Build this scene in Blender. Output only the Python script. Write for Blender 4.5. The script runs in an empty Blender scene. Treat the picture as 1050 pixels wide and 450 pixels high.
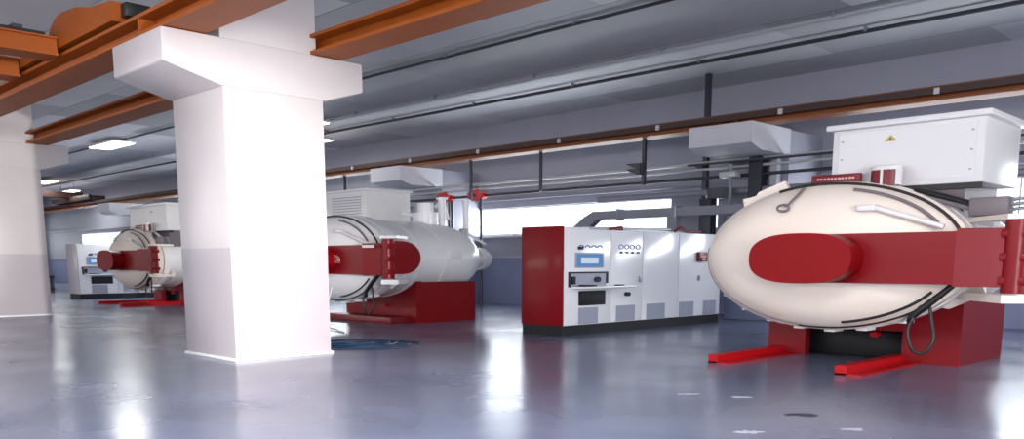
import bpy, bmesh, math, random
from mathutils import Vector, Matrix
random.seed(7)
SC = bpy.context.scene
COL = SC.collection
PI = math.pi

# ------------------------------------------------------------------ materials
def lin(c):
    return tuple(((v/255)/12.92 if v/255 <= .04045 else ((v/255+.055)/1.055)**2.4) for v in c) + (1,)

def mat(name, rgb, rough=.5, metal=0., coat=0., bump=0., bscale=20., var=0., vscale=3.):
    m = bpy.data.materials.new(name); m.use_nodes = True
    nt = m.node_tree; b = nt.nodes['Principled BSDF']
    b.inputs['Base Color'].default_value = lin(rgb)
    b.inputs['Roughness'].default_value = rough
    b.inputs['Metallic'].default_value = metal
    b.inputs['Coat Weight'].default_value = coat
    b.inputs['Coat Roughness'].default_value = .12
    tc = nt.nodes.new('ShaderNodeTexCoord')
    if var:
        n = nt.nodes.new('ShaderNodeTexNoise'); n.inputs['Scale'].default_value = vscale; n.inputs['Detail'].default_value = 4
        nt.links.new(tc.outputs['Object'], n.inputs['Vector'])
        mx = nt.nodes.new('ShaderNodeMix'); mx.data_type = 'RGBA'; mx.blend_type = 'MULTIPLY'
        mx.inputs[0].default_value = 1
        cr = nt.nodes.new('ShaderNodeMapRange'); cr.inputs[3].default_value = 1-var; cr.inputs[4].default_value = 1+var
        nt.links.new(n.outputs['Fac'], cr.inputs[0])
        cb = nt.nodes.new('ShaderNodeCombineColor')
        for i in range(3): nt.links.new(cr.outputs[0], cb.inputs[i])
        mx.inputs[6].default_value = lin(rgb); nt.links.new(cb.outputs[0], mx.inputs[7])
        nt.links.new(mx.outputs[2], b.inputs['Base Color'])
    if bump:
        n2 = nt.nodes.new('ShaderNodeTexNoise'); n2.inputs['Scale'].default_value = bscale; n2.inputs['Detail'].default_value = 3
        nt.links.new(tc.outputs['Object'], n2.inputs['Vector'])
        bp = nt.nodes.new('ShaderNodeBump'); bp.inputs['Strength'].default_value = bump; bp.inputs['Distance'].default_value = .02
        nt.links.new(n2.outputs['Fac'], bp.inputs['Height']); nt.links.new(bp.outputs[0], b.inputs['Normal'])
    return m

def emit(name, rgb, s):
    m = bpy.data.materials.new(name); m.use_nodes = True
    nt = m.node_tree; nt.nodes.clear()
    e = nt.nodes.new('ShaderNodeEmission'); e.inputs[0].default_value = lin(rgb); e.inputs[1].default_value = s
    o = nt.nodes.new('ShaderNodeOutputMaterial'); nt.links.new(e.outputs[0], o.inputs[0])
    return m

def two_tone(name, low, high, zsplit, rough_low, rough_high):
    """painted dado below zsplit (world height), plain paint above"""
    m = mat(name, high, rough_high, bump=.12, bscale=6)
    nt = m.node_tree; b = nt.nodes['Principled BSDF']
    g = nt.nodes.new('ShaderNodeNewGeometry'); s = nt.nodes.new('ShaderNodeSeparateXYZ')
    nt.links.new(g.outputs['Position'], s.inputs[0])
    mt = nt.nodes.new('ShaderNodeMath'); mt.operation = 'LESS_THAN'; mt.inputs[1].default_value = zsplit
    nt.links.new(s.outputs['Z'], mt.inputs[0])
    n = nt.nodes.new('ShaderNodeTexNoise'); n.inputs['Scale'].default_value = 1.2; n.inputs['Detail'].default_value = 5
    nt.links.new(g.outputs['Position'], n.inputs['Vector'])
    def varied(c):
        mr = nt.nodes.new('ShaderNodeMapRange'); mr.inputs[3].default_value = .9; mr.inputs[4].default_value = 1.06
        nt.links.new(n.outputs['Fac'], mr.inputs[0])
        v = nt.nodes.new('ShaderNodeVectorMath'); v.operation = 'SCALE'; v.inputs[0].default_value = lin(c)[:3]
        nt.links.new(mr.outputs[0], v.inputs['Scale']); return v.outputs[0]
    mx = nt.nodes.new('ShaderNodeMix'); mx.data_type = 'RGBA'
    nt.links.new(mt.outputs[0], mx.inputs[0]); nt.links.new(varied(high), mx.inputs[6]); nt.links.new(varied(low), mx.inputs[7])
    nt.links.new(mx.outputs[2], b.inputs['Base Color'])
    mr = nt.nodes.new('ShaderNodeMapRange'); mr.inputs[3].default_value = rough_high; mr.inputs[4].default_value = rough_low
    nt.links.new(mt.outputs[0], mr.inputs[0]); nt.links.new(mr.outputs[0], b.inputs['Roughness'])
    return m

def floor_mat():
    m = mat('epoxy_floor', (112, 116, 134), .2)
    nt = m.node_tree; b = nt.nodes['Principled BSDF']; L = nt.links.new
    tc = nt.nodes.new('ShaderNodeTexCoord')
    n = nt.nodes.new('ShaderNodeTexNoise'); n.inputs['Scale'].default_value = .45; n.inputs['Detail'].default_value = 4; n.inputs['Distortion'].default_value = .6
    L(tc.outputs['Object'], n.inputs['Vector'])
    r = nt.nodes.new('ShaderNodeValToRGB')
    r.color_ramp.elements[0].position = .3; r.color_ramp.elements[0].color = lin(FLOOR_A)
    r.color_ramp.elements[1].position = .72; r.color_ramp.elements[1].color = lin(FLOOR_B)
    L(n.outputs['Fac'], r.inputs[0]); L(r.outputs[0], b.inputs['Base Color'])
    n2 = nt.nodes.new('ShaderNodeTexNoise'); n2.inputs['Scale'].default_value = .5; n2.inputs['Detail'].default_value = 2
    L(tc.outputs['Object'], n2.inputs['Vector'])
    mr = nt.nodes.new('ShaderNodeMapRange'); mr.inputs[1].default_value = .3; mr.inputs[2].default_value = .7
    mr.inputs[3].default_value = .17; mr.inputs[4].default_value = .29
    L(n2.outputs['Fac'], mr.inputs[0]); L(mr.outputs[0], b.inputs['Roughness'])
    n3 = nt.nodes.new('ShaderNodeTexNoise'); n3.inputs['Scale'].default_value = .7; n3.inputs['Detail'].default_value = 2
    L(tc.outputs['Object'], n3.inputs['Vector'])
    bp = nt.nodes.new('ShaderNodeBump'); bp.inputs['Strength'].default_value = .006; bp.inputs['Distance'].default_value = .03
    L(n3.outputs['Fac'], bp.inputs['Height']); L(bp.outputs[0], b.inputs['Normal'])
    b.inputs['Specular IOR Level'].default_value = .5
    return m
FLOOR_A = (86, 95, 116); FLOOR_B = (112, 121, 146)

def ceil_mat():
    """precast panels: each panel its own random tone of grey, dark joints"""
    m = mat('ceiling_panels', (150, 150, 158), .55)
    nt = m.node_tree; b = nt.nodes['Principled BSDF']; L = nt.links.new
    g = nt.nodes.new('ShaderNodeTexCoord'); s = nt.nodes.new('ShaderNodeSeparateXYZ'); L(g.outputs['Object'], s.inputs[0])
    def M(op, a, v=None):
        x = nt.nodes.new('ShaderNodeMath'); x.operation = op
        L(a, x.inputs[0])
        if v is not None:
            if isinstance(v, (int, float)): x.inputs[1].default_value = v
            else: L(v, x.inputs[1])
        return x.outputs[0]
    ys = M('DIVIDE', M('ADD', s.outputs['Y'], .35), 3.42); yc = M('FLOOR', ys)
    xs = M('DIVIDE', M('ADD', s.outputs['X'], M('MULTIPLY', yc, 1.9)), 5.2); xc = M('FLOOR', xs)
    cb = nt.nodes.new('ShaderNodeCombineXYZ'); L(xc, cb.inputs[0]); L(yc, cb.inputs[1])
    w = nt.nodes.new('ShaderNodeTexWhiteNoise'); w.noise_dimensions = '2D'; L(cb.outputs[0], w.inputs['Vector'])
    mr = nt.nodes.new('ShaderNodeMapRange'); mr.inputs[3].default_value = .7; mr.inputs[4].default_value = 1.42
    L(M('POWER', w.outputs['Value'], 1.6), mr.inputs[0])
    fy = M('FRACT', ys); jy = M('LESS_THAN', fy, .012)
    d = M('SUBTRACT', mr.outputs[0], M('MULTIPLY', jy, .35))
    n = nt.nodes.new('ShaderNodeTexNoise'); n.inputs['Scale'].default_value = .5; n.inputs['Detail'].default_value = 4
    L(g.outputs['Object'], n.inputs['Vector'])
    mr2 = nt.nodes.new('ShaderNodeMapRange'); mr2.inputs[3].default_value = .88; mr2.inputs[4].default_value = 1.12
    L(n.outputs['Fac'], mr2.inputs[0])
    k = M('MULTIPLY', d, mr2.outputs[0])
    v = nt.nodes.new('ShaderNodeVectorMath'); v.operation = 'SCALE'; v.inputs[0].default_value = lin(CEIL)[:3]
    L(k, v.inputs['Scale']); L(v.outputs[0], b.inputs['Base Color'])
    return m
CEIL = (204, 204, 210)

def glass():
    m = bpy.data.materials.new('window_glass'); m.use_nodes = True
    nt = m.node_tree; nt.nodes.clear()
    t = nt.nodes.new('ShaderNodeBsdfTransparent'); g = nt.nodes.new('ShaderNodeBsdfGlossy'); g.inputs['Roughness'].default_value = .05
    mx = nt.nodes.new('ShaderNodeMixShader'); mx.inputs[0].default_value = .06
    o = nt.nodes.new('ShaderNodeOutputMaterial')
    nt.links.new(t.outputs[0], mx.inputs[1]); nt.links.new(g.outputs[0], mx.inputs[2]); nt.links.new(mx.outputs[0], o.inputs[0])
    return m

M = {
 'floor': floor_mat(), 'ceiling': ceil_mat(), 'glass': glass(),
 'wall': two_tone('wall_paint', (150, 160, 192), (164, 165, 178), 1.66, .35, .6),
 'pillar': two_tone('pillar_paint', (170, 164, 168), (190, 184, 184), 1.70, .33, .38),
 'corbel': mat('corbel_paint', (196, 196, 204), .5, bump=.1, bscale=6),
 'white_trim': mat('white_trim', (214, 214, 216), .4),
 'orange': mat('crane_orange', (152, 74, 4), .55, var=.12, vscale=1.5),
 'brown': mat('rail_brown', (128, 64, 14), .5, var=.15, vscale=1.5),
 'black': mat('black_rubber', (22, 22, 25), .45),
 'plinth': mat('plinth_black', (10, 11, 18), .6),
 'cream': mat('vessel_cream', (240, 228, 215), .35, coat=.15, var=.03, vscale=1.5),
 'vessel_white': mat('vessel_white', (236, 236, 238), .3, coat=.3),
 'red': mat('machine_red', (122, 5, 16), .42, coat=.08, var=.06, vscale=2),
 'hub_red': mat('hub_red', (128, 1, 9), .5),
 'skid_red': mat('skid_red', (172, 8, 18), .4),
 'dark_red': mat('dark_red', (112, 14, 26), .4),
 'cabinet_white': mat('cabinet_white', (240, 242, 246), .22, coat=.4),
 'box_white': mat('box_white', (222, 222, 222), .35),
 'cabinet_side_grey': mat('cabinet_side_grey', (176, 172, 178), .3),
 'vent': mat('vent_grey', (158, 164, 182), .45),
 'steel': mat('steel_grey', (150, 154, 162), .35, metal=.6),
 'pipe_dark': mat('pipe_dark', (62, 62, 72), .4, metal=.3),
 'pipe_light': mat('pipe_light', (188, 190, 196), .35, metal=.2),
 'duct': mat('duct_grey', (140, 142, 154), .45),
 'taupe': mat('taupe_box', (112, 104, 108), .45),
 'yellow': mat('warning_yellow', (214, 190, 40), .5),
 'valve_red': mat('valve_red', (196, 24, 36), .4),
 'hose_blue': mat('hose_blue', (14, 46, 74), .35),
 'screen': emit('screen_glow', (96, 140, 196), .9),
 'screen_lit': emit('screen_window', (205, 222, 240), .9),
 'blue_line': mat('gauge_blue', (70, 96, 170), .4),
 'print': mat('pale_print', (226, 176, 172), .5),
 'yellow': mat('warning_yellow', (186, 168, 70), .5),
 'lamp': emit('lamp_diffuser', (255, 252, 246), 9),
 'stain': mat('floor_chip', (58, 58, 70), .7),
 'scuff': mat('floor_scuff', (172, 174, 186), .5),
 'crate_blue': mat('crate_blue', (86, 100, 146), .5),
}

# ------------------------------------------------------------------ mesh helpers
class MB:
    def __init__(s): s.bm = bmesh.new()
    def box(s, x0, y0, z0, x1, y1, z1, bev=0.):
        x0, x1 = sorted((x0, x1)); y0, y1 = sorted((y0, y1)); z0, z1 = sorted((z0, z1))
        v = [s.bm.verts.new(p) for p in ((x0,y0,z0),(x1,y0,z0),(x1,y1,z0),(x0,y1,z0),(x0,y0,z1),(x1,y0,z1),(x1,y1,z1),(x0,y1,z1))]
        f = [s.bm.faces.new([v[i] for i in q]) for q in ((3,2,1,0),(4,5,6,7),(0,1,5,4),(1,2,6,5),(2,3,7,6),(3,0,4,7))]
        if bev:
            es = list({e for q in f for e in q.edges})
            bmesh.ops.bevel(s.bm, geom=es, offset=bev, segments=2, profile=.5, affect='EDGES')
        return s
    def prism(s, pts, axis, a, b):
        """2D polygon extruded along an axis; pts are the other two coordinates in x,y,z order"""
        def P(p, t):
            return {0: (t, p[0], p[1]), 1: (p[0], t, p[1]), 2: (p[0], p[1], t)}[axis]
        A = [s.bm.verts.new(P(p, a)) for p in pts]; B = [s.bm.verts.new(P(p, b)) for p in pts]
        n = len(pts)
        s.bm.faces.new(A); s.bm.faces.new(B[::-1])
        for i in range(n): s.bm.faces.new((A[i], B[i], B[(i+1) % n], A[(i+1) % n]))
        return s
    def lathe(s, prof, c, a, b, axis=1, seg=64, caps=(True, True)):
        """elliptical rings: prof = [(offset along axis, scale)], c = centre, a/b = the two half sizes"""
        rings = []
        for t, k in prof:
            if k < 1e-5:
                p = list(c); p[axis] += t; rings.append([s.bm.verts.new(p)]); continue
            r = []
            for j in range(seg):
                th = 2*PI*j/seg; u, v = a*k*math.cos(th), b*k*math.sin(th)
                p = {0: (c[0]+t, c[1]+u, c[2]+v), 1: (c[0]+u, c[1]+t, c[2]+v), 2: (c[0]+u, c[1]+v, c[2]+t)}[axis]
                r.append(s.bm.verts.new(p))
            rings.append(r)
        for A, B in zip(rings, rings[1:]):
            if len(A) == 1 and len(B) == 1: continue
            for j in range(seg):
                j2 = (j+1) % seg
                if len(A) == 1: s.bm.faces.new((A[0], B[j], B[j2]))
                elif len(B) == 1: s.bm.faces.new((A[j], B[0], A[j2]))
                else: s.bm.faces.new((A[j], B[j], B[j2], A[j2]))
        if caps[0] and len(rings[0]) > 1: s.bm.faces.new(rings[0])
        if caps[1] and len(rings[-1]) > 1: s.bm.faces.new(rings[-1][::-1])
        return s
    def cyl(s, c, axis, a, b, t0, t1, seg=32):
        return s.lathe([(t0, 1), (t1, 1)], c, a, b, axis, seg)
    def tube(s, pts, r, seg=10, closed=False):
        pts = [Vector(p) for p in pts]; n = len(pts); rings = []
        up = None
        for i, p in enumerate(pts):
            if closed: d = pts[(i+1) % n]-pts[i-1]
            else: d = pts[min(i+1, n-1)]-pts[max(i-1, 0)]
            d.normalize()
            if up is None:
                up = Vector((0, 0, 1)) if abs(d.z) < .9 else Vector((1, 0, 0))
            u = up-d*up.dot(d)
            if u.length < 1e-4: u = Vector((1, 0, 0))-d*d.x
            u.normalize(); up = u; w = d.cross(u)
            rings.append([s.bm.verts.new(p+r*(math.cos(2*PI*j/seg)*u+math.sin(2*PI*j/seg)*w)) for j in range(seg)])
        k = n if closed else n-1
        for i in range(k):
            A, B = rings[i], rings[(i+1) % n]
            for j in range(seg): s.bm.faces.new((A[j], A[(j+1) % seg], B[(j+1) % seg], B[j]))
        if not closed:
            s.bm.faces.new(rings[0][::-1]); s.bm.faces.new(rings[-1])
        return s
    def build(s, name, m, parent=None, org=None):
        bm = s.bm
        if org is None: org = parent['_o'] if (parent is not None and '_o' in parent) else (0, 0, 0)
        bmesh.ops.translate(bm, verts=bm.verts, vec=-Vector(org))
        bmesh.ops.recalc_face_normals(bm, faces=bm.faces)
        me = bpy.data.meshes.new(name); bm.to_mesh(me); bm.free()
        me.shade_smooth(); me.set_sharp_from_angle(angle=math.radians(38))
        me.materials.append(M[m] if isinstance(m, str) else m)
        o = bpy.data.objects.new(name, me); COL.objects.link(o)
        if parent is not None: o.parent = parent; o['_o'] = tuple(org)
        else: o.location = org
        return o

def smooth(pts, n=6, closed=False):
    """Catmull-Rom through the points"""
    P = [Vector(p) for p in pts]; out = []; N = len(P)
    for i in range(N if closed else N-1):
        p0 = P[i-1] if (closed or i > 0) else P[0]; p1 = P[i]; p2 = P[(i+1) % N]
        p3 = P[(i+2) % N] if (closed or i < N-2) else P[-1]
        for k in range(n):
            t = k/n
            out.append(.5*((2*p1)+(-p0+p2)*t+(2*p0-5*p1+4*p2-p3)*t*t+(-p0+3*p1-3*p2+p3)*t**3))
    if not closed: out.append(P[-1])
    return out

def tag(o, label, cat, group=None, kind=None):
    if label: o['label'] = label
    if cat: o['category'] = cat
    if group: o['group'] = group
    if kind: o['kind'] = kind
    return o
def thing(name, loc, label, cat, group=None):
    o = bpy.data.objects.new(name, None); COL.objects.link(o); o.location = loc
    o.empty_display_size = .2; o['_o'] = tuple(loc)
    return tag(o, label, cat, group)
def struct(o): o['kind'] = 'structure'; return o

# ------------------------------------------------------------------ the hall
X0, X1, Y0, Y1, ZC = -72., 7., -6., 21.75, 6.3
struct(MB().box(X0-.3, Y0-.3, -.2, X1+.3, Y1+.3, 0).build('floor', 'floor'))
struct(MB().box(X0-.3, Y0-.3, ZC, X1+.3, Y1+.3, ZC+.3).build('ceiling', 'ceiling'))

def wall_with_holes(name, axis, p0, p1, a0, a1, holes, m):
    """axis 1: wall runs along x between y p0..p1; axis 0: runs along y"""
    mb = MB()
    def bx(u0, u1, z0, z1):
        if u1-u0 < 1e-4 or z1-z0 < 1e-4: return
        if axis == 1: mb.box(u0, p0, z0, u1, p1, z1)
        else: mb.box(p0, u0, z0, p1, u1, z1)
    u = a0
    for (h0, h1, z0, z1) in sorted(holes):
        bx(u, h0, 0, ZC); bx(h0, h1, 0, z0); bx(h0, h1, z1, ZC); u = h1
    bx(u, a1, 0, ZC)
    return struct(mb.build(name, m))

WZ0, WZ1 = 2.42, 3.38
back = [(-64.3, -57.0, WZ0, WZ1), (-51.0, -43.5, WZ0, WZ1), (-37.2, -29.6, WZ0, WZ1), (-23.6, -15.05, WZ0, WZ1),
        (-13.95, -13.45, WZ0, WZ1), (-9.6, -2.0, WZ0, WZ1)]
front = [(-66, -50, 2.5, 4.3), (-46, -26, 2.5, 4.3), (-22, -6, 2.5, 4.3)]  # unseen near wall: openings assumed here to let in daylight
rightw = [(-5.2, 3.4, .0, 4.0), (12.0, 20.5, .9, 4.0)]  # unseen right wall: assumed openings, daylight for the faces turned that way
wall_with_holes('wall_back', 1, Y1, Y1+.3, X0-.3, X1+.3, back, 'wall')
wall_with_holes('wall_front', 1, Y0-.3, Y0, X0-.3, X1+.3, front, 'wall')
wall_with_holes('wall_right', 0, X1, X1+.3, Y0, Y1, rightw, 'wall')
leftw = [(17.0, 20.3, WZ0, WZ1)]
wall_with_holes('wall_left', 0, X0-.3, X0, Y0, Y1, leftw, 'wall')

wn = [0]
def window(axis, p, h, bars, power, col=(1, .98, .96), inward=1):
    """frame set in the opening, pane inside it, daylight outside it. p = plane coordinate of the inner wall face"""
    wn[0] += 1
    u0, u1, z0, z1 = h
    q0, q1 = (p, p+.3*inward)
    fr = MB(); d0, d1 = p+.10*inward, p+.16*inward
    def bx(mb, a, b, c, d, e, f):
        if axis == 1: mb.box(a, e, c, b, f, d)
        else: mb.box(e, a, c, f, b, d)
    t = .05
    bx(fr, u0, u1, z0, z0+t, d0, d1); bx(fr, u0, u1, z1-t, z1, d0, d1)
    bx(fr, u0, u0+t, z0+t, z1-t, d0, d1); bx(fr, u1-t, u1, z0+t, z1-t, d0, d1)
    for i in range(1, bars):
        c = u0+(u1-u0)*i/bars; bx(fr, c-.02, c+.02, z0+t, z1-t, d0, d1)
    f = struct(fr.build('window_%d' % wn[0], 'white_trim'))
    g = MB(); bx(g, u0+t, u1-t, z0+t, z1-t, p+.12*inward, p+.135*inward); g.build('pane', 'glass', f)
    L = bpy.data.lights.new('daylight', 'AREA'); L.shape = 'RECTANGLE'
    L.size = u1-u0; L.size_y = z1-z0; L.energy = power; L.color = col
    lo = bpy.data.objects.new('daylight', L); COL.objects.link(lo)
    c = (u0+u1)/2; zc = (z0+z1)/2; q = p+.34*inward
    if axis == 1: lo.location = (c, q, zc); dirv = Vector((0, -inward, 0))
    else: lo.location = (q, c, zc); dirv = Vector((-inward, 0, 0))
    lo.rotation_euler = dirv.to_track_quat('-Z', 'Y').to_euler()
DAY = 52   # watts per square metre of window
for h in back: window(1, Y1, h, max(1, round((h[1]-h[0])/1.9)), DAY*(h[1]-h[0])*(h[3]-h[2]), (.88, .94, 1), 1)
for h in front: window(1, Y0, h, 8, 31*(h[1]-h[0])*(h[3]-h[2]), (1, .97, .95), -1)
for i, h in enumerate(rightw): window(0, X1, h, 5, (90, 15)[i]*(h[1]-h[0])*(h[3]-h[2]), (1, .96, .95), 1)
for h in leftw: window(0, X0, h, 2, DAY*(h[1]-h[0])*(h[3]-h[2]), (.9, .95, 1), -1)

# window sill ledges and lintel mouldings on the window wall
for i, (u0, u1, z0, z1) in enumerate(back[3:4]):
    struct(MB().box(u0-.1, Y1-.12, z0-.09, u1+.1, Y1, z0-.01, .01).build('trim_1', 'white_trim'))
struct(MB().box(X0, Y1-.10, 1.62, X1, Y1, 1.68).build('trim_2', 'pipe_light'))
struct(MB().box(X0, Y1-.22, 3.62, X1, Y1, 3.74).build('trim_3', 'wall'))

# ------------------------------------------------------------------ pillars
def pillar(xa, xb, ya, yb, label):
    r = thing('concrete_pillar', ((xa+xb)/2, (ya+yb)/2, 0), label, 'pillar', 'free-standing white pillars')
    MB().box(xa, ya, 0, xb, yb, 4.16, .03).build('shaft', 'pillar', r)
    mb = MB()
    c0, c1 = ya-.87, yb+.75
    mb.prism([(c0, 4.67), (c0, 4.22), (ya-.02, 4.0), (yb+.02, 4.0), (c1, 4.22), (c1, 4.67)], 0, xa-.02, xb+.02)
    bmesh.ops.bevel(mb.bm, geom=list(mb.bm.edges), offset=.03, segments=2, profile=.5, affect='EDGES')
    mb.build('corbel', 'pillar', r)
    MB().box(xa+.02, ya, 4.67, xb-.02, yb-.1, ZC-.005).build('upper_shaft', 'pillar', r)
    MB().box(xa-.025, ya-.025, 0, xb+.025, yb+.025, .045, .01).build('skirting', 'white_trim', r)
    return r
pillar(-13.75, -12.05, 6.15, 7.84, 'broad white square pillar standing free in front of the row of furnaces')
pillar(-28.0, -26.3, 6.2, 7.95, 'white square pillar with grey lower half, cut off by the picture edge beside the crane girders')

def wall_column(xa, label):
    xb = xa+1.65
    r = thing('wall_column', ((xa+xb)/2, Y1-.9, 0), label, 'pillar', 'columns against the window wall')
    MB().box(xa, 20.0, 0, xb, Y1-.005, 4.66, .02).build('shaft', 'wall', r)
    MB().prism([(18.15, 4.67), (18.15, 4.2), (18.6, 4.07), (19.99, 4.07), (19.99, 4.67)], 0, xa-.02, xb+.02).build('corbel', 'corbel', r)
for xa, lb in ((-12.08, 'grey wall column with white corbel just beyond the long control cabinet'),
               (-25.1, 'wall column with pale corbel behind the louvred box of the middle furnace'),
               (-50.8, 'distant wall column with corbel above the furnace seen past the pillar')):
    wall_column(xa, lb)

# ------------------------------------------------------------------ crane beams
def ibeam(mb, x0, x1, ya, yb, z0, z1, tf=.05, tw=.12):
    yc = (ya+yb)/2
    mb.box(x0, ya, z0, x1, yb, z0+tf); mb.box(x0, ya, z1-tf, x1, yb, z1); mb.box(x0, yc-tw/2, z0+tf, x1, yc+tw/2, z1-tf)
def runway(name_label, ya, yb, m, zb=4.675, zt=4.97, x1=6.5, conductor=None):
    r = thing('crane_runway_beam', (-30, (ya+yb)/2, zb), name_label, 'crane beam', 'crane runway beams')
    mb = MB(); ibeam(mb, X0+.1, x1, ya, yb, zb, zt)
    for x in (-12.9, -27.1, -40.9, -54.5):
        if ya > 15: x += 1.8
        mb.box(x-.04, ya+.03, zb+.05, x+.04, yb-.03, zt-.05)
    mb.build('beam', m, r)
    MB().box(X0+.1, (ya+yb)/2-.06, zt, x1, (ya+yb)/2+.06, zt+.05).build('rail', 'pipe_dark', r)
    if conductor:
        MB().box(X0+.2, ya-.07, zt-.16, x1, ya-.01, zt-.03).build('conductor_bar', 'brown_dark', r)
        for k in range(8):
            x = -3.2-k*3.35
            MB().box(x-.05, ya-.11, zt-.17, x+.05, ya-.07, zt-.05).build('hanger', 'pipe_light', r)
    return r
for k_, v_ in (('red', .25), ('hub_red', .2), ('skid_red', .3), ('orange', .35)): M[k_].node_tree.nodes['Principled BSDF'].inputs['Specular IOR Level'].default_value = v_
M['brown_dark'] = mat('conductor_brown', (58, 36, 30), .5)
runway('orange crane beam on the near side of the big pillar, carrying the crane', 5.32, 5.93, 'orange')
runway('orange crane beam passing behind the big pillar', 7.64, 8.22, 'orange')
runway('long brown crane beam along the window wall above the pipes', 18.55, 19.12, 'brown', 4.675, 4.95, conductor=True)

# overhead crane bridge: two girders, end carriage on the near beam
r = thing('overhead_crane', (-17, 4, 4.9), 'orange overhead crane bridge of two girders resting on the near crane beam', 'crane')
def girder(xa, xb, z0, z1):
    mb = MB(); mb.box(xa+.06, Y0+.1, z0+.04, xb-.06, 5.26, z1-.03); mb.box(xa, Y0+.1, z0, xb, 5.26, z0+.04); mb.box(xa, Y0+.1, z1-.03, xb, 5.26, z1)
    return mb.build('girder', 'orange', r)
g1 = girder(-16.55, -15.98, 4.9, 5.2); girder(-18.7, -18.1, 4.87, 5.2)
MB().box(-16.2, Y0+.1, 5.2, -16.08, 5.1, 5.27).build('crane_rail', 'black', g1)
for k in range(3): MB().box(-16.26, 4.6-k*1.6, 5.25, -16.02, 4.75-k*1.6, 5.31).build('rail_clip', 'pipe_dark', g1)
mb = MB()
mb.prism([(-19.3, 5.04), (-19.3, 5.2)] + [(-16.9, 5.2), (-16.55, 5.2)] + [(-15.75+.75*math.cos(t), 5.22+.33*math.sin(t)) for t in [PI-PI*.5*k/8 for k in range(9)]] +
         [(-15.1, 5.5), (-14.5, 5.38), (-13.7, 5.32), (-13.7, 5.04)], 1, 5.28, 5.95)
mb.build('end_carriage', 'orange', r)
MB().box(-13.7, 5.42, 5.1, -13.5, 5.8, 5.3, .02).build('buffer', 'black', r)
for x in (-14.3, -18.8): MB().cyl((x, 5.62, 5.11), 1, .16, .09, -.08, .08, 20).build('wheel', 'pipe_dark', r)

r = thing('overhead_crane', (-60, 18.8, 5), 'distant brown crane carriage on the wall-side crane beam', 'crane')
MB().box(-59, 18.3, 5.0, -52.5, 18.42, 5.3, .02).build('side_plate', 'brown_dark', r)
MB().box(-59, 18.45, 5.0, -52.5, 19.2, 5.25, .02).build('end_carriage', 'brown_dark', r)
MB().box(-56.5, Y0+.4, 5.26, -55.7, 19.1, 5.6).build('girder', 'brown_dark', r)

# ------------------------------------------------------------------ conduits under the ceiling
def conduit(y, z, rad, m, label, x0=-70., x1=6.4, couplers=()):
    r = thing('ceiling_conduit', (-20, y, z), label, 'pipe', 'conduits under the ceiling')
    MB().tube([(x0, y, z), (x1, y, z)], rad, 10).build('pipe', m, r)
    k = 0
    for x in range(-40, 4, 4):
        MB().box(x-.03, y-rad*1.1, z-rad*.2, x+.03, y+rad*1.1, ZC-.002).build('bracket', 'duct', r)
conduit(13.8, 6.24, .035, 'pipe_dark', 'thin dark conduit under the ceiling closest to the big pillar')
conduit(16.85, 6.2, .04, 'pipe_light', 'pale shiny conduit under the ceiling, second from the crane beam')
conduit(18.35, 6.2, .045, 'pipe_dark', 'dark grey conduit under the ceiling above the wall crane beam')

# pipes along the window wall
def wall_pipe(y, z, rad, m, label, x0, x1):
    o = MB().tube([(x0, y, z), (x1, y, z)], rad, 12).build('wall_pipe', m, None, ((x0+x1)/2, y, z))
    # tube was built in world coordinates, build() moved it to its own origin
    return tag(o, label, 'pipe', 'pipes along the window wall')
wall_pipe(19.7, 4.02, .045, 'pipe_light', 'topmost pale pipe along the window wall', -30, 6)
wall_pipe(19.7, 3.86, .035, 'pipe_light', 'slim pale pipe just below the topmost pale wall pipe', -30, 6)
wall_pipe(19.7, 3.64, .04, 'pipe_dark', 'dark wall pipe carrying the two red valve wheels', -30, 6)
wall_pipe(19.75, 3.27, .08, 'duct', 'thick grey pipe above the window beyond the control cabinet', -16.2, 6)
wall_pipe(19.35, 3.95, .03, 'pipe_dark', 'thin dark pipe in front of the corbel column', -12.9, 6)

def hanger(x, y, z0, z1, rad, label, brk=()):
    r = thing('hanger_rod', (x, y, z0), label, 'hanger', 'rods holding the wall pipes')
    MB().box(x-rad, y-rad, z0, x+rad, y+rad, z1).build('rod', 'pipe_dark', r)
    for z in brk:
        MB().prism([(x-.42, z+.05), (x+.05, z+.05), (x+.05, z-.12), (x-.02, z-.12)], 1, y-.25, y-.18).build('bracket', 'pipe_dark', r)
hanger(-17.7, 18.9, 3.55, 4.675, .035, 'thin hanger rod above the end of the window by the red-sided cabinet')
hanger(-13.97, 18.9, 3.5, 4.675, .045, 'hanger rod with two triangular brackets above the long cabinet', (4.0, 3.86))
hanger(-12.75, 19.95, 2.7, ZC-.01, .065, 'thick dark hanger rod between window and corbel column', (4.0,))
hanger(-20.75, 18.9, 3.4, 4.675, .035, 'hanger rod above the furnace beside the red valve wheels')
hanger(-27.8, 18.9, 3.3, 4.675, .04, 'hanger rod behind the louvred box near the big pillar')

for x, lb in ((-22.75, 'red valve handwheel with vertical pipe below, over the middle furnace'), (-21.15, 'red valve handwheel over the end of the middle furnace, nearer the window')):
    r = thing('valve', (x, 19.55, 3.64), lb, 'valve', 'red valve wheels on the dark wall pipe')
    mb = MB()
    mb.prism([(x+.36*math.cos(t)*(1 if k % 2 else .82), 3.64+.2*math.sin(t)*(1 if k % 2 else .82)) for k, t in enumerate([2*PI*i/16 for i in range(16)])], 1, 19.38, 19.46)
    mb.build('handwheel', 'valve_red', r)
    MB().cyl((x, 19.42, 3.64), 1, .1, .06, -.06, .24, 16).build('stem', 'pipe_dark', r)
    MB().box(x-.2, 19.6, 3.55, x+.2, 19.8, 3.73, .02).build('valve_body', 'valve_red', r)
    MB().tube([(x, 19.7, 0), (x, 19.7, 3.56)], .045).build('down_pipe', 'pipe_dark', r)
r = thing('riser_pipe', (-23.2, 19.9, 0), 'pair of dark vertical pipes below the red valve wheels', 'pipe')
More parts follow.
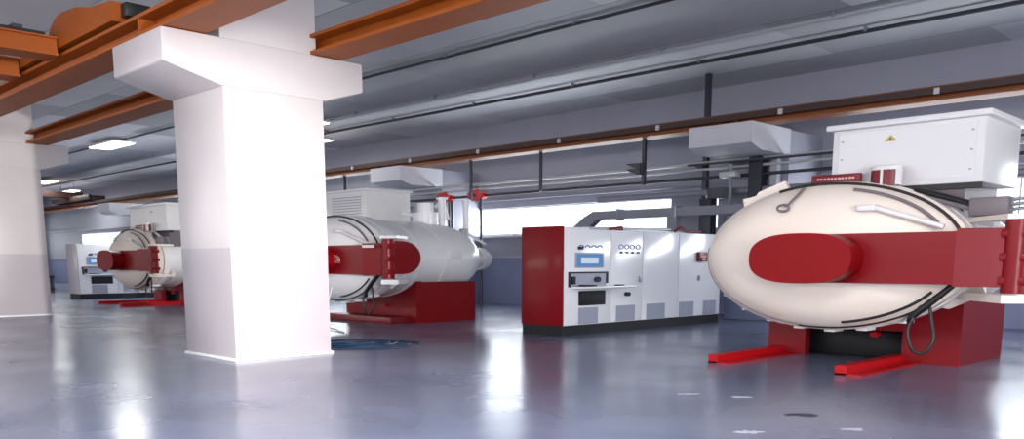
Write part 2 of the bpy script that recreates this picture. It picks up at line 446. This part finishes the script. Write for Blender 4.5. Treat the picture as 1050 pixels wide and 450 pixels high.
for dx in (0, .35): MB().tube([(-23.2+dx, 19.9, 0), (-23.2+dx, 19.9, 3.62)], .07).build('pipe', 'pipe_dark', r)

# dark riser in front of the column, pale boxes beside it
tag(MB().box(-11.3, 19.6, 1.0, -10.95, 19.9, 4.06, .02).build('cable_riser', 'pipe_dark', None, (-11.1, 19.8, 1)), 'dark vertical cable riser running up the column with the white corbel', 'cable riser')
tag(MB().box(-10.8, 19.75, 1.0, -10.6, 19.98, 4.0, .02).build('drain_pipe', 'pipe_light', None, (-10.7, 19.8, 1)), 'pale vertical drain pipe beside the dark cable riser', 'pipe')
r = thing('gas_train', (-12.2, 19.4, 2.2), 'dark valve assembly hanging from the wall pipes beside the corbel column', 'valve')
MB().cyl((-12.05, 19.45, 3.2), 2, .32, .2, -.12, .14, 20).build('regulator', 'pipe_dark', r)
MB().box(-12.5, 19.3, 1.9, -12.15, 19.6, 3.1, .03).build('filter', 'pipe_dark', r)
MB().tube([(-11.7, 19.45, 2.2), (-11.7, 19.45, 3.9)], .05).build('pipe', 'duct', r)
MB().box(-11.95, 19.3, 3.58, -11.5, 19.6, 3.72, .02).build('flange', 'pipe_light', r)

# cable duct rising behind the cabinet and running along the wall
r = thing('cable_duct', (-12, 18.9, 2.6), 'grey cable duct rising behind the control cabinet and running in front of the window', 'duct')
mb = MB(); mb.prism([(-17.05, 2.1), (-16.1, 2.72), (-15.75, 2.88), (-8.6, 2.88), (-8.6, 2.66), (-15.6, 2.66), (-16.4, 2.1)], 1, 18.95, 19.2)
mb.build('trough', 'duct', r)
for x in (-14.9, -13, -11): MB().box(x, 18.93, 2.62, x+.06, 19.22, 2.92).build('clamp', 'steel', r)
MB().box(-13.25, 18.97, 0, -12.95, 19.18, 2.66).build('support_post', 'duct', r)

# ------------------------------------------------------------------ lamps
def lamp(x0, x1, y0, y1, z, label, power=120):
    r = thing('ceiling_lamp', ((x0+x1)/2, (y0+y1)/2, z), label, 'lamp', 'lit ceiling lamps')
    MB().box(x0, y0, z, x1, y1, z+.08, .02).build('housing', 'white_trim', r)
    MB().box(x0+.04, y0+.04, z-.03, x1-.04, y1-.04, z-.001).build('diffuser', 'lamp', r)
    for x in (x0+.3, x1-.3): MB().tube([(x, (y0+y1)/2, z+.08), (x, (y0+y1)/2, ZC)], .015, 6).build('suspension', 'steel', r)
    L = bpy.data.lights.new('lamp_light', 'AREA'); L.shape = 'RECTANGLE'; L.size = x1-x0; L.size_y = y1-y0; L.energy = power
    lo = bpy.data.objects.new('lamp_light', L); COL.objects.link(lo); lo.location = ((x0+x1)/2, (y0+y1)/2, z-.06)
lamp(-37.9, -35.2, 13.3, 14.2, 6.12, 'brightly lit rectangular ceiling lamp seen between the two pillars', 260)
lamp(-56.9, -54.4, 16.7, 17.4, 6.1, 'small far ceiling lamp beside the cut-off pillar', 160)
lamp(-60.5, -57.5, 19.0, 19.6, 5.85, 'lowest of the far ceiling lamps beside the cut-off pillar', 160)
lamp(-27.2, -25.35, 16.4, 16.75, 6.1, 'slim ceiling lamp whose end shows beside the big pillar, upper of two', 60)
lamp(-30.5, -28.2, 18.35, 18.75, 6.0, 'slim ceiling lamp whose end shows beside the big pillar, lower of two', 60)
M['lamp_end'] = M['lamp']

# flood lamp on a tripod, added unseen behind the camera to overexpose the pillar
FX, FY, FZ = 5.6, 3.6, 1.9
aim = Vector((-13.2-FX, 6.6-FY, 1.9-FZ)).normalized()
r = thing('added_floodlight', (FX, FY, 0), 'flood lamp on a tripod, added out of view to brighten the big pillar', 'lamp')
for k in range(3):
    t = 2*PI*k/3+.4
    MB().tube([(FX, FY, .95), (FX+.55*math.cos(t), FY+.55*math.sin(t), .02)], .02).build('leg', 'pipe_dark', r)
MB().tube([(FX, FY, .9), (FX, FY, FZ-.12)], .022).build('pole', 'pipe_dark', r)
def flood_part(name, m, w_, h_, d0, d1):
    mb = MB(); mb.box(-w_, d0, -h_, w_, d1, h_, .01)
    q = aim.to_track_quat('Y', 'Z').to_matrix()
    bmesh.ops.transform(mb.bm, matrix=Matrix.Translation((FX, FY, FZ)) @ q.to_4x4(), verts=mb.bm.verts)
    mb.build(name, m, r)
flood_part('lamp_head', 'black', .2, .13, -.1, .05); flood_part('lamp_glass', 'lamp', .18, .11, .052, .06)
L = bpy.data.lights.new('added_flood_light', 'SPOT'); L.energy = 24000; L.spot_size = math.radians(27); L.spot_blend = 1; L.shadow_soft_size = .15; L.color = (1, .94, .92)
lo = bpy.data.objects.new('added_flood_light', L); COL.objects.link(lo); lo.location = Vector((FX, FY, FZ))+aim*.2
lo.rotation_euler = (Vector((-13.2-FX, 6.6-FY, 1.3-FZ))).to_track_quat('-Z', 'Y').to_euler()

lamp(-2.6, .2, .6, 2.2, 6.05, 'wide ceiling lamp added out of view above the camera for extra light', 620)  # added lamp, never in view, lights pillar, cabinet and furnace fronts
lamp(-5.6, -2.8, -2.6, -1.0, 6.05, 'wide ceiling lamp added out of view behind the camera for extra light', 620)  # second added lamp, also out of view, same purpose
# ------------------------------------------------------------------ vacuum furnace
def ell(c, a, b, t0, t1, n, y):
    return [(c[0]+a*math.cos(t0+(t1-t0)*k/n), y, c[1]+b*math.sin(t0+(t1-t0)*k/n)) for k in range(n+1)]

def furnace(ox, oy, kind, label, body='cream', far=False):
    r = thing('vacuum_furnace', (ox, oy, 0), label, 'furnace', 'row of round vacuum furnaces')
    def B(mb, name, m, parent=None):   # built in furnace coordinates
        o = mb.build(name, m, None, (0, 0, 0)); o.parent = parent or r; return o
    ZV = 1.57; A, Bv = 1.78, .95
    white = 'vessel_white'
    # vessel with rear dished head
    prof = [(.40, 1), (2.5, 1)] + [(2.5+1.35*math.sin(t), math.cos(t)**.8) for t in [PI/2*k/12 for k in range(1, 12)]]
    v = B(MB().lathe(prof, (0, 0, ZV), A, Bv), 'vessel', white)
    B(MB().lathe([(3.7, 1), (4.45, 1), (4.45, 1.18), (4.62, 1.18), (4.62, .9), (4.7, .6)], (0, 0, ZV), .5, .27, 1, 40), 'rear_nozzle', white, v)
    for y in (1.1, 1.9): B(MB().lathe([(y, 1.012), (y+.08, 1.012)], (0, 0, ZV), A, Bv), 'weld_band', white, v)
    B(MB().box(1.45, 2.05, 1.55, 1.80, 2.45, 1.75, .01), 'name_plate', 'box_white', v)
    # flanges and door
    B(MB().lathe([(.2, .9), (.2, 1), (.4, 1), (.4, .9)], (0, 0, ZV), 1.97, 1.05, seg=96), 'vessel_flange', white)
    d = B(MB().lathe([(-.58, 0)] + [(-.55*(1-(k/18)**2.3)**.6-.03, k/18*.965) for k in range(1, 18)] + [(-.13, .955), (-.07, .966), (-.04, .985), (-.02, 1), (.17, 1), (.17, .6)], (0, 0, ZV), 1.95, 1.04, seg=96, caps=(False, True)), 'door', body)
    for t in [math.radians(q) for q in (197, 214, 229, 244, 258, 272, 286, 303)]:
        cx, cz = 1.95*math.cos(t), ZV+1.05*math.sin(t)
        B(MB().box(cx-.08, .05, cz-.03, cx+.08, .36, cz+.03, .01), 'clamp', 'box_white', d)
    # hoses round the rim
    h = smooth([(1.2, -.05, ZV+.80), (.65, -.12, ZV+.94), (0, -.15, ZV+1.0), (-.55, -.2, ZV+.93)], 6)
    B(MB().tube([(a[0], a[1], a[2]) for a in ell((0, ZV), 1.9, 1.01, math.radians(18), math.radians(112), 24, -.13)], .02), 'hose', 'black')
    B(MB().tube([(a[0], a[1]-.17, a[2]) for a in ell((0, ZV), 1.76, .93, math.radians(25), math.radians(75), 16, -.1)], .022), 'hose', 'taupe')
    B(MB().tube(ell((0, ZV), 1.88, 1.0, math.radians(-100), math.radians(-28), 20, -.1), .02), 'hose', 'black')
    B(MB().tube(ell((0, ZV), 1.78, .93, math.radians(-78), math.radians(-30), 16, -.22), .02), 'hose', 'black')
    B(MB().tube(ell((0, ZV), 1.97, 1.045, math.radians(172), math.radians(252), 30, .0), .009, 6), 'seal', 'duct')
    B(MB().tube(smooth([(1.4, -.12, .95), (1.27, -.2, .62), (1.33, -.2, .36), (1.48, -.18, .3), (1.58, -.15, .48), (1.52, -.1, .75), (1.48, -.1, .95)], 8), .022), 'hose', 'black')
    B(MB().tube(smooth([(1.75, -.1, 1.2), (1.55, -.15, 1.0), (1.3, -.15, .78), (1.25, -.1, .7)], 8), .045), 'hose', 'black')
    # lifting ring on the door
    ring = MB().tube([(-.47+.09*math.cos(t), -.47, 2.25+.045*math.sin(t)) for t in [2*PI*k/20 for k in range(20)]], .017, 8, True)
    ring.tube([(-.4, -.46, 2.29), (-.32, -.36, 2.42), (-.3, -.2, 2.53)], .02, 8)
    B(ring, 'lifting_ring', 'taupe')
    # strut on the door
    B(MB().tube([(.85, -.5, 2.2), (1.7, -.42, 1.93)], .035), 'strut', 'box_white')
    B(MB().box(.62, -.56, 2.16, .86, -.3, 2.24, .02), 'strut_bracket', 'box_white')
    # hub, arm, hinge
    sg = lambda v, e: math.copysign(abs(v)**e, v)
    hp = [(.08+.73*sg(math.cos(2*PI*k/64), .78), 1.54+.333*sg(math.sin(2*PI*k/64), .78)) for k in range(64)]
    B(MB().prism(hp, 1, -1.05, -.4), 'hub', 'hub_red')
    a = MB()
    a.prism([(.05, 1.215), (.05, 1.865), (1.93, 1.865), (1.93, 1.215)], 1, -.66, -.52)
    arm = B(a, 'arm', 'red')
    a = MB().prism([(1.93, -.66), (1.93, -.5), (2.36, -.32), (2.42, -.48)], 2, 1.19, 1.9)
    B(a, 'arm_knuckle', 'red')
    B(MB().cyl((2.53, -.4, 0), 2, .14, .14, 1.12, 1.99, 24), 'hinge_post', 'red')
    for z in (1.22, 1.5, 1.78): B(MB().box(2.38, -.52, z, 2.69, -.26, z+.1, .02), 'hinge_lug', 'red')
    B(MB().prism([(2.45, -.55), (2.75, -.3), (2.2, .42), (1.6, .42)], 2, 1.0, 1.1), 'hinge_bracket', body)
    B(MB().prism([(2.45, -.55), (2.75, -.3), (2.2, .42), (1.6, .42)], 2, 2.0, 2.06), 'hinge_bracket', body)
    dd = [(-.35, 1.22), (-.35, 1.95)] + [(.05+.5*math.sin(t), 1.585+.365*math.cos(t)) for t in [PI*k/12 for k in range(13)]]
    if not far: B(MB().prism(dd, 0, 2.42, 2.5), 'hinge_cheek', 'red')
    B(MB().prism([(1.2, .92), (1.2, 1.18), (1.95, 1.18), (2.0, 1.08), (1.55, .86)], 1, .43, .5), 'support_lug', body)
    B(MB().prism([(-1.52, 2.33), (-1.55, 2.46), (-1.33, 2.5), (-1.28, 2.56), (-.86, 2.70), (-.8, 2.6), (-.9, 2.45)], 1, .28, .36), 'upper_lug', body)
    # base
    def sad(x): return ZV-Bv*math.sqrt(max(0, 1-(x/A)**2))+.02
    xs = [-1.5+3.0*k/20 for k in range(21)]
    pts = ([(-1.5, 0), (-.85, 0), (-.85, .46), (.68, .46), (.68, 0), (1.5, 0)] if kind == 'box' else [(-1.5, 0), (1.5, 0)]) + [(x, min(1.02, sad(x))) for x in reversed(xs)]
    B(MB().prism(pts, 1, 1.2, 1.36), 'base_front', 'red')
    base = MB()
    base.prism([(1.36, .0), (3.15, 0), (3.15, 1.0), (1.36, 1.0)], 0, 1.42, 1.5)
    B(base, 'side_plate', 'red'); B(MB().prism([(1.36, 0), (3.15, 0), (3.15, 1.0), (1.36, 1.0)], 0, -1.5, -1.42), 'side_plate', 'red')
    B(MB().prism([(-1.42, 0), (1.42, 0)] + [(x, min(1.0, sad(x))) for x in reversed(xs[1:-1])], 1, 3.0, 3.1), 'saddle', 'red')
    B(MB().box(-1.42, 1.6, .0, 1.42, 2.9, .42, .02), 'tank', 'plinth' if kind == 'box' else 'dark_red')  # black on the box kind paints in the shade of the base opening
    if kind != 'box': B(MB().box(-1.6, .55, 0, 1.3, 1.2, .16, .01), 'front_step', 'dark_red')
    for x in (-1.3, .66) if kind == 'box' else ():
        s = MB(); ys = -.85 if kind == 'box' else .5; s.box(x-.07, ys, 0, x+.09, 1.2, .12); s.box(x-.07, ys, .0, x+.3, 1.2, .02)
        B(s, 'skid', 'skid_red')
    B(MB().cyl((-.75, .95, .52), 1, .13, .07, 0, .3, 20), 'drain_cap', 'steel')
    B(MB().cyl((.3, 1.1, .40), 1, .07, .04, 0, .12, 12), 'plug', 'skid_red')
    # on top
    if kind == 'box':
        wl, bk = (-.2, 1.95) if not far else (-1.3, 2.6)
        c = B(MB().box(wl, .42, 2.53, 1.84, bk, 3.36, .015), 'power_box', 'box_white')
        B(MB().box(wl-.08, .34, 3.36, 1.92, bk+.08, 3.44, .015), 'lid', 'box_white', c)
        B(MB().box(wl+.1, .405, 2.6, 1.74, .418, 3.31), 'cover_panel', 'box_white', c)
        B(MB().prism([(.55, 3.15), (.72, 3.15), (.635, 3.235)], 1, .395, .404), 'warning_sign', 'yellow', c)
        B(MB().prism([(.62, 3.16), (.65, 3.16), (.63, 3.205)], 1, .39, .394), 'warning_bolt', 'black', c)
        for x in (-.05, 1.69):
            for z in (2.7, 2.95, 3.2): B(MB().cyl((x, 0, z), 1, .018, .012, .395, .404, 8), 'screw', 'steel', c)
        B(MB().box(-.1, .55, 2.0, 1.6, 1.9, 2.53), 'box_frame', 'taupe')
        B(MB().box(.72, .45, 2.46, 1.84, .6, 2.53), 'box_rail', 'black')
        B(MB().tube(smooth([(.95, .3, 2.45), (1.2, .2, 2.42), (1.6, .15, 2.3), (1.9, .1, 2.2)], 6), .045), 'cable', 'black')
        B(MB().tube(smooth([(.8, .3, 2.42), (1.1, .15, 2.38), (1.5, .1, 2.27), (1.9, .05, 2.15)], 6), .03), 'cable', 'taupe')
        s = B(MB().box(-.42, .25, 2.61, .3, .34, 2.74, .01), 'sign_box', 'dark_red')
        for k in range(11):
            x = -.33+k*.052
            B(MB().box(x, .238, 2.665, x+(.032 if k % 3 else .04), .248, 2.69), 'lettering', 'print', s)
        c = B(MB().lathe([(2.53, 1), (2.74, 1)], (.68, .2, 0), .2, .12, 2, 28), 'filter_can', 'dark_red')
        B(MB().lathe([(2.74, 1.08), (2.79, 1.08), (2.8, .8)], (.68, .2, 0), .2, .12, 2, 28), 'cap', 'box_white', c)
        B(MB().box(.66, .06, 2.53, .69, .09, 2.74), 'white_stripe', 'box_white', c); B(MB().box(.85, .1, 2.53, .92, .16, 2.75), 'white_stripe', 'box_white', c)
        j = B(MB().box(1.84, -.02, 2.07, 2.3, .22, 2.3, .02), 'junction_box', 'taupe')
        for k in range(3): B(MB().tube([(2.3, .1, 2.26-.06*k), (2.5, .1, 2.28-.06*k), (2.62, .12, 2.2-.06*k)], .022), 'cable_gland', 'steel', j)
    else:
        c = B(MB().box(-2.75, 1.2, 2.35, -.45, 2.6, 3.3, .02), 'louvred_box', 'box_white')
        B(MB().box(-2.8, 1.15, 3.3, -.4, 2.65, 3.35, .01), 'lid', 'box_white', c)
        for q in range(7): B(MB().box(-2.0, 1.17, 2.72+q*.07, -.7, 1.2, 2.74+q*.07), 'louvre', 'vent', c)
        B(MB().box(-1.6, .9, 2.2, -.5, 1.2, 2.4), 'box_frame', 'taupe')
        # logo on the arm: half-round outline over two lines, and a small white label
        lg = MB(); lg.tube([(.82+.22*math.cos(t), -.667, 1.52+.12*math.sin(t)) for t in [PI*k/14 for k in range(15)]], .009, 6)
        lg.tube([(.82+.15*math.cos(t), -.667, 1.52+.08*math.sin(t)) for t in [PI*k/14 for k in range(15)]], .008, 6)
        for z in (1.51, 1.47): lg.box(.6, -.67, z, 1.04, -.661, z+.014)
        B(lg, 'logo', 'print', arm)
        B(MB().box(1.98, -.70, 1.8, 2.3, -.6, 1.86), 'label_plate', 'box_white', arm)
    # vacuum pump and pipes
    p = B(MB().cyl((.3, 2.5, 0), 2, .42, .28, 2.4, 2.75, 28), 'pump', white)
    B(MB().cyl((.3, 2.5, 0), 2, .26, .18, 2.75, 3.0, 24), 'pump_motor', white, p)
    B(MB().tube([(.1, 2.5, 2.66), (-.6, 2.3, 2.8), (-.9, 2.2, 2.9)], .06), 'pump_pipe', white, p)
    B(MB().tube([(.45, 2.7, 2.9), (.55, 2.9, 3.1), (.5, 3.1, 2.6)], .05), 'pump_pipe', white, p)
    for (y, z0, z1, rr) in ((2.9, 2.2, 3.1, .07), (3.75, 1.9, 3.08, .06)):
        B(MB().cyl((.5, y, 0), 2, rr*1.5, rr*1.5, z0, z1, 16), 'vent_pipe', white)
        B(MB().cyl((.5, y, 0), 2, rr*2.2, rr*2.2, z1, z1+.05, 16), 'pipe_flange', white)
    B(MB().tube([(.5, 3.1, 2.28), (.9, 3.5, 2.2), (1.1, 3.9, 1.95)], .035), 'pipe', white)
    B(MB().box(.7, 3.3, 2.0, .9, 3.45, 2.36, .02), 'valve_block', 'pipe_light')
    return r

furnace(-5.6, 12.0, 'box', 'large cream-doored round furnace with white power box on top, beside the red-sided cabinet')
furnace(-18.0, 12.0, 'louvre', 'round white furnace with red base and louvred white box, just behind the big pillar', 'vessel_white')
furnace(-30.5, 12.0, 'box', 'distant round furnace on red base seen between the two white pillars', far=True)

# ------------------------------------------------------------------ control cabinets
def cabinet(x, y, L, side, label):
    """front face at x (facing +X), from y to y+L"""
    r = thing('control_cabinet', (x, y, 0), label, 'cabinet', 'control cabinets beside the furnaces')
    def B(mb, name, m, parent=None):
        o = mb.build(name, m, None, (0, 0, 0)); o.parent = parent or r; return o
    B(MB().box(-1.14, -.015, 0, -.015, L-.02, .2), 'plinth', 'plinth')
    B(MB().box(-1.15, 0, .2, -.03, L, 2.15, .01), 'body', 'cabinet_white')
    B(MB().box(-1.16, -.03, .2, 0, -.001, 2.2, .01), 'side_panel', side)
    edges = [0, 1.5, 2.62, 4.02, L]
    doors = []
    for i in range(4):
        doors.append(B(MB().box(-.03, edges[i]+.012, .21, 0, edges[i+1]-.012, 2.15, .006), 'door', 'cabinet_white'))
    # first bay
    d = doors[0]
    for k in range(4):
        yy = .52+k*.2
        B(MB().tube([(.008, yy+.075*math.cos(t), 1.78+.045*math.sin(t)) for t in [PI*k2/10 for k2 in range(11)]], .011, 6), 'gauge', 'blue_line', d)
    B(MB().box(0, .42, 1.74, .03, .56, 1.8), 'switch', 'plinth', d)
    s = B(MB().box(0, .33, 1.37, .02, 1.24, 1.68, .005), 'monitor_frame', 'vent', d)
    B(MB().box(.02, .38, 1.4, .024, 1.19, 1.65), 'screen', 'screen', s)
    B(MB().box(.024, .5, 1.46, .026, 1.05, 1.58), 'screen_image', 'screen_lit', s)
    f = MB(); f.box(0, .13, 1.26, .03, 1.38, 1.29); f.box(0, .13, 1.0, .03, .18, 1.26); f.box(0, 1.33, 1.05, .03, 1.38, 1.26); f.box(0, .13, .98, .03, .9, 1.0)
    f = B(f, 'recess_frame', 'plinth', d)
    B(MB().box(.001, .18, 1.0, .01, 1.33, 1.26), 'recess_back', 'vent', f)
    B(MB().box(.01, .2, 1.04, .05, .32, 1.2, .01), 'socket', 'plinth', f)
    B(MB().cyl((0, 1.02, 1.13), 0, .09, .06, .01, .06, 18), 'trackball', 'plinth', f)
    k = B(MB().box(0, .2, .955, .3, 2.0, .995, .01), 'keyboard_shelf', 'cabinet_white', d)
    B(MB().box(.08, .35, .995, .25, .75, 1.03, .01), 'keyboard', 'plinth', k)
    B(MB().box(.1, 1.5, .995, .22, 1.7, 1.02, .01), 'mouse', 'plinth', k)
    B(MB().box(0, .45, .6, .03, 1.3, .9, .01), 'drive_slot', 'plinth', d)
    # second bay
    d = doors[1]
    for q in range(4):
        yy = 1.83+q*.2
        B(MB().tube([(.008, yy+.075*math.cos(t), 1.81+.045*math.sin(t)) for t in [2*PI*k2/14 for k2 in range(14)]], .009, 6, True), 'gauge', 'blue_line', d)
        B(MB().cyl((0, yy, 1.69), 0, .035, .022, 0, .03, 10), 'button', 'plinth', d)
    B(MB().cyl((0, 2.05, .8), 0, .08, .045, 0, .07, 18), 'main_switch', 'plinth', d)
    for i, (a, z) in enumerate(((2.55, 1.1), (4.9, 1.1))):
        B(MB().box(0, a-.06, z-.05, .03, a-.0, z+.08, .005), 'handle', 'steel', doors[1 if i == 0 else 3])
    # vents
    for (a, b, di) in ((.46, 1.08, 0), (1.7, 2.36, 1), (2.8, 3.5, 2), (4.08, 4.68, 3), (5.1, 5.66, 3)):
        v = MB()
        for q in range(8): v.box(0, a, .24+q*.04, .012, b, .268+q*.04)
        v.box(0, a, .22, .006, b, .56)
        B(v, 'vent', 'vent', doors[di])
    e = B(MB().box(0, 4.75, 1.5, .09, 5.1, 1.72, .01), 'warning_box', 'dark_red', doors[3])
    B(MB().box(.09, 4.8, 1.6, .094, 5.05, 1.64), 'lettering', 'print', e)
    B(MB().box(.09, 4.86, 1.52, .1, 5.0, 1.58), 'lettering', 'print', e)
    # on top
    B(MB().box(-1.0, .0, 2.15, -.1, .9, 2.19, .01), 'roof_panel', 'box_white')
    B(MB().box(-.95, 2.1, 2.15, -.25, 4.6, 2.2, .01), 'roof_duct', 'pipe_light')
    B(MB().tube([(-.3, .9, 2.19), (-.25, 1.9, 2.2), (-.3, 3.2, 2.21), (-.25, 4.0, 2.24)], .03), 'roof_cable', 'pipe_light')
    B(MB().tube(smooth([(-.2, 4.1, 2.19), (-.15, 4.3, 2.28), (-.2, 4.6, 2.22), (-.2, 5.2, 2.2)], 6), .03), 'roof_cable', 'dark_red')
    B(MB().tube([(-.2, 1.7, 2.17), (-.2, 2.1, 2.21)], .05), 'cable_gland', 'dark_red')
    return r
cabinet(-11.5, 12.97, 5.85, 'red', 'long white control cabinet with red side panel and black plinth')
c2 = cabinet(-36.75, 12.2, 5.85, 'cabinet_side_grey', 'distant white control cabinet with pale side panel beside the farthest furnace')

# dark equipment far behind the distant cabinet
r = thing('tool_trolley', (-47.5, 13.2, 0), 'dark trolley standing on the floor behind the distant cabinet', 'trolley')
MB().box(-48.8, 12.4, .12, -46.2, 14.2, .2, .02).build('shelf', 'plinth', r)
MB().box(-48.8, 12.4, .7, -46.2, 14.2, .8, .02).build('top', 'plinth', r)
MB().box(-48.3, 12.7, .2, -46.8, 13.9, .62, .03).build('crate', 'crate_blue', r)
MB().box(-48.4, 12.8, .8, -47.2, 13.8, 1.15, .03).build('tool_box', 'plinth', r)
for x in (-48.7, -46.3):
    for y in (12.5, 14.1): MB().box(x-.06, y-.06, 0, x+.06, y+.06, .8).build('leg', 'pipe_dark', r)
r = thing('storage_shelf', (-55, 14, 0), 'far pale shelf rack beside the cut-off pillar', 'shelf')
for z in (.2, .9, 1.6): MB().box(-58.5, 13.4, z, -55, 14.4, z+.06).build('shelf', 'duct', r)
for x in (-58.4, -55.1):
    for y in (13.45, 14.35): MB().box(x-.05, y-.05, 0, x+.05, y+.05, 1.9).build('post', 'duct', r)
for x in (-58, -57, -56): MB().box(x, 13.6, .96, x+.7, 14.2, 1.35, .02).build('bin', 'crate_blue', r)

# ------------------------------------------------------------------ things on the floor
pts = []
for k in range(96):
    t = 2*PI*k/24; lp = k//24+(k % 24)/24
    q = 1.0-.11*lp+.06*math.sin(k*.9)
    u, v = .9*q*math.cos(t)-.1*lp, .95*q*math.sin(t)+.05*lp
    pts.append((-12.75+.707*u-.6*v, 9.1+.707*u+.6*v, .018+.008*lp))
o = MB().tube(smooth(pts, 2), .013, 8).build('hose_coil', 'hose_blue', None, (-12.6, 9, 0))
tag(o, 'blue hose lying in a flat coil on the floor behind the big pillar', 'hose')
o = MB().tube(smooth([(-17.35, 11.35, .9), (-17.3, 11.2, .5), (-16.8, 10.8, .1), (-16.0, 10.5, .03), (-15.3, 10.3, .02)], 8), .018, 8).build('grey_hose', 'pipe_light', None, (-15, 10.5, 0))
tag(o, 'thin pale hose running from the middle furnace down to the floor', 'hose')
def blot(cx, cy, a, b, seed, name, m, label, cat, group=None):
    rnd = random.Random(seed)
    ps = []
    for k in range(18):   # drawn out along the trowel direction of the floor
        u, v = a*math.cos(2*PI*k/18)*rnd.uniform(.55, 1.1), b*math.sin(2*PI*k/18)*rnd.uniform(.3, 1.1)
        ps.append((cx+.707*u-.707*v, cy+.707*u+.707*v))
    tag(MB().prism(ps, 2, .0005, .003).build(name, m, None, (cx, cy, 0)), label, cat, group)

blot(-3.87, 7.93, .2, .13, 3, 'floor_chip', 'stain', 'small dark chip in the floor paint in front of the large furnace', 'chip')
for i, (x, y, a, b, lb) in enumerate(((-3.79, 6.77, .14, .08, 'pale scuff on the floor at the bottom picture edge, below the dark chip'), (-3.19, 7.56, .11, .07, 'pale scuff on the floor beyond the dark chip towards the furnace arm side'),
        (-4.87, 8.5, .12, .07, 'pale scuff on the floor between the dark chip and the furnace skids'), (-5.42, 8.26, .14, .07, 'pale scuff on the floor in front of the long cabinet'))):
    blot(x, y, a, b, 20+i, 'floor_scuff', 'scuff', lb, 'scuff', 'pale scuffs on the floor')
# ------------------------------------------------------------------ camera
f = 877.; th = math.atan(137/f)
cam = bpy.data.cameras.new('camera'); co = bpy.data.objects.new('camera', cam); COL.objects.link(co)
cam.sensor_width = 36; cam.lens = 36*f/1050; cam.clip_end = 300
cam.shift_y = (405-225)/1050
co.location = (0, 0, 1.5)
s2 = math.sqrt(.5)
Rv = Vector((s2, s2, 0)); Uv = Vector((-s2*math.sin(th), s2*math.sin(th), math.cos(th))); Bk = Vector((s2*math.cos(th), -s2*math.cos(th), math.sin(th)))
co.matrix_world = Matrix.Translation((0, 0, 1.5)) @ Matrix((Rv, Uv, Bk)).transposed().to_4x4()
SC.camera = co

w = bpy.data.worlds.new('sky'); SC.world = w; w.use_nodes = True
w.node_tree.nodes['Background'].inputs[0].default_value = (.85, .92, 1, 1)
w.node_tree.nodes['Background'].inputs[1].default_value = 2.0
SC.view_settings.view_transform = 'Standard'; SC.view_settings.look = 'None'
SC.view_settings.gamma = 1; SC.view_settings.use_curve_mapping = False
SC.view_settings.exposure = 0.0
for o in bpy.data.objects:
    if '_o' in o: del o['_o']
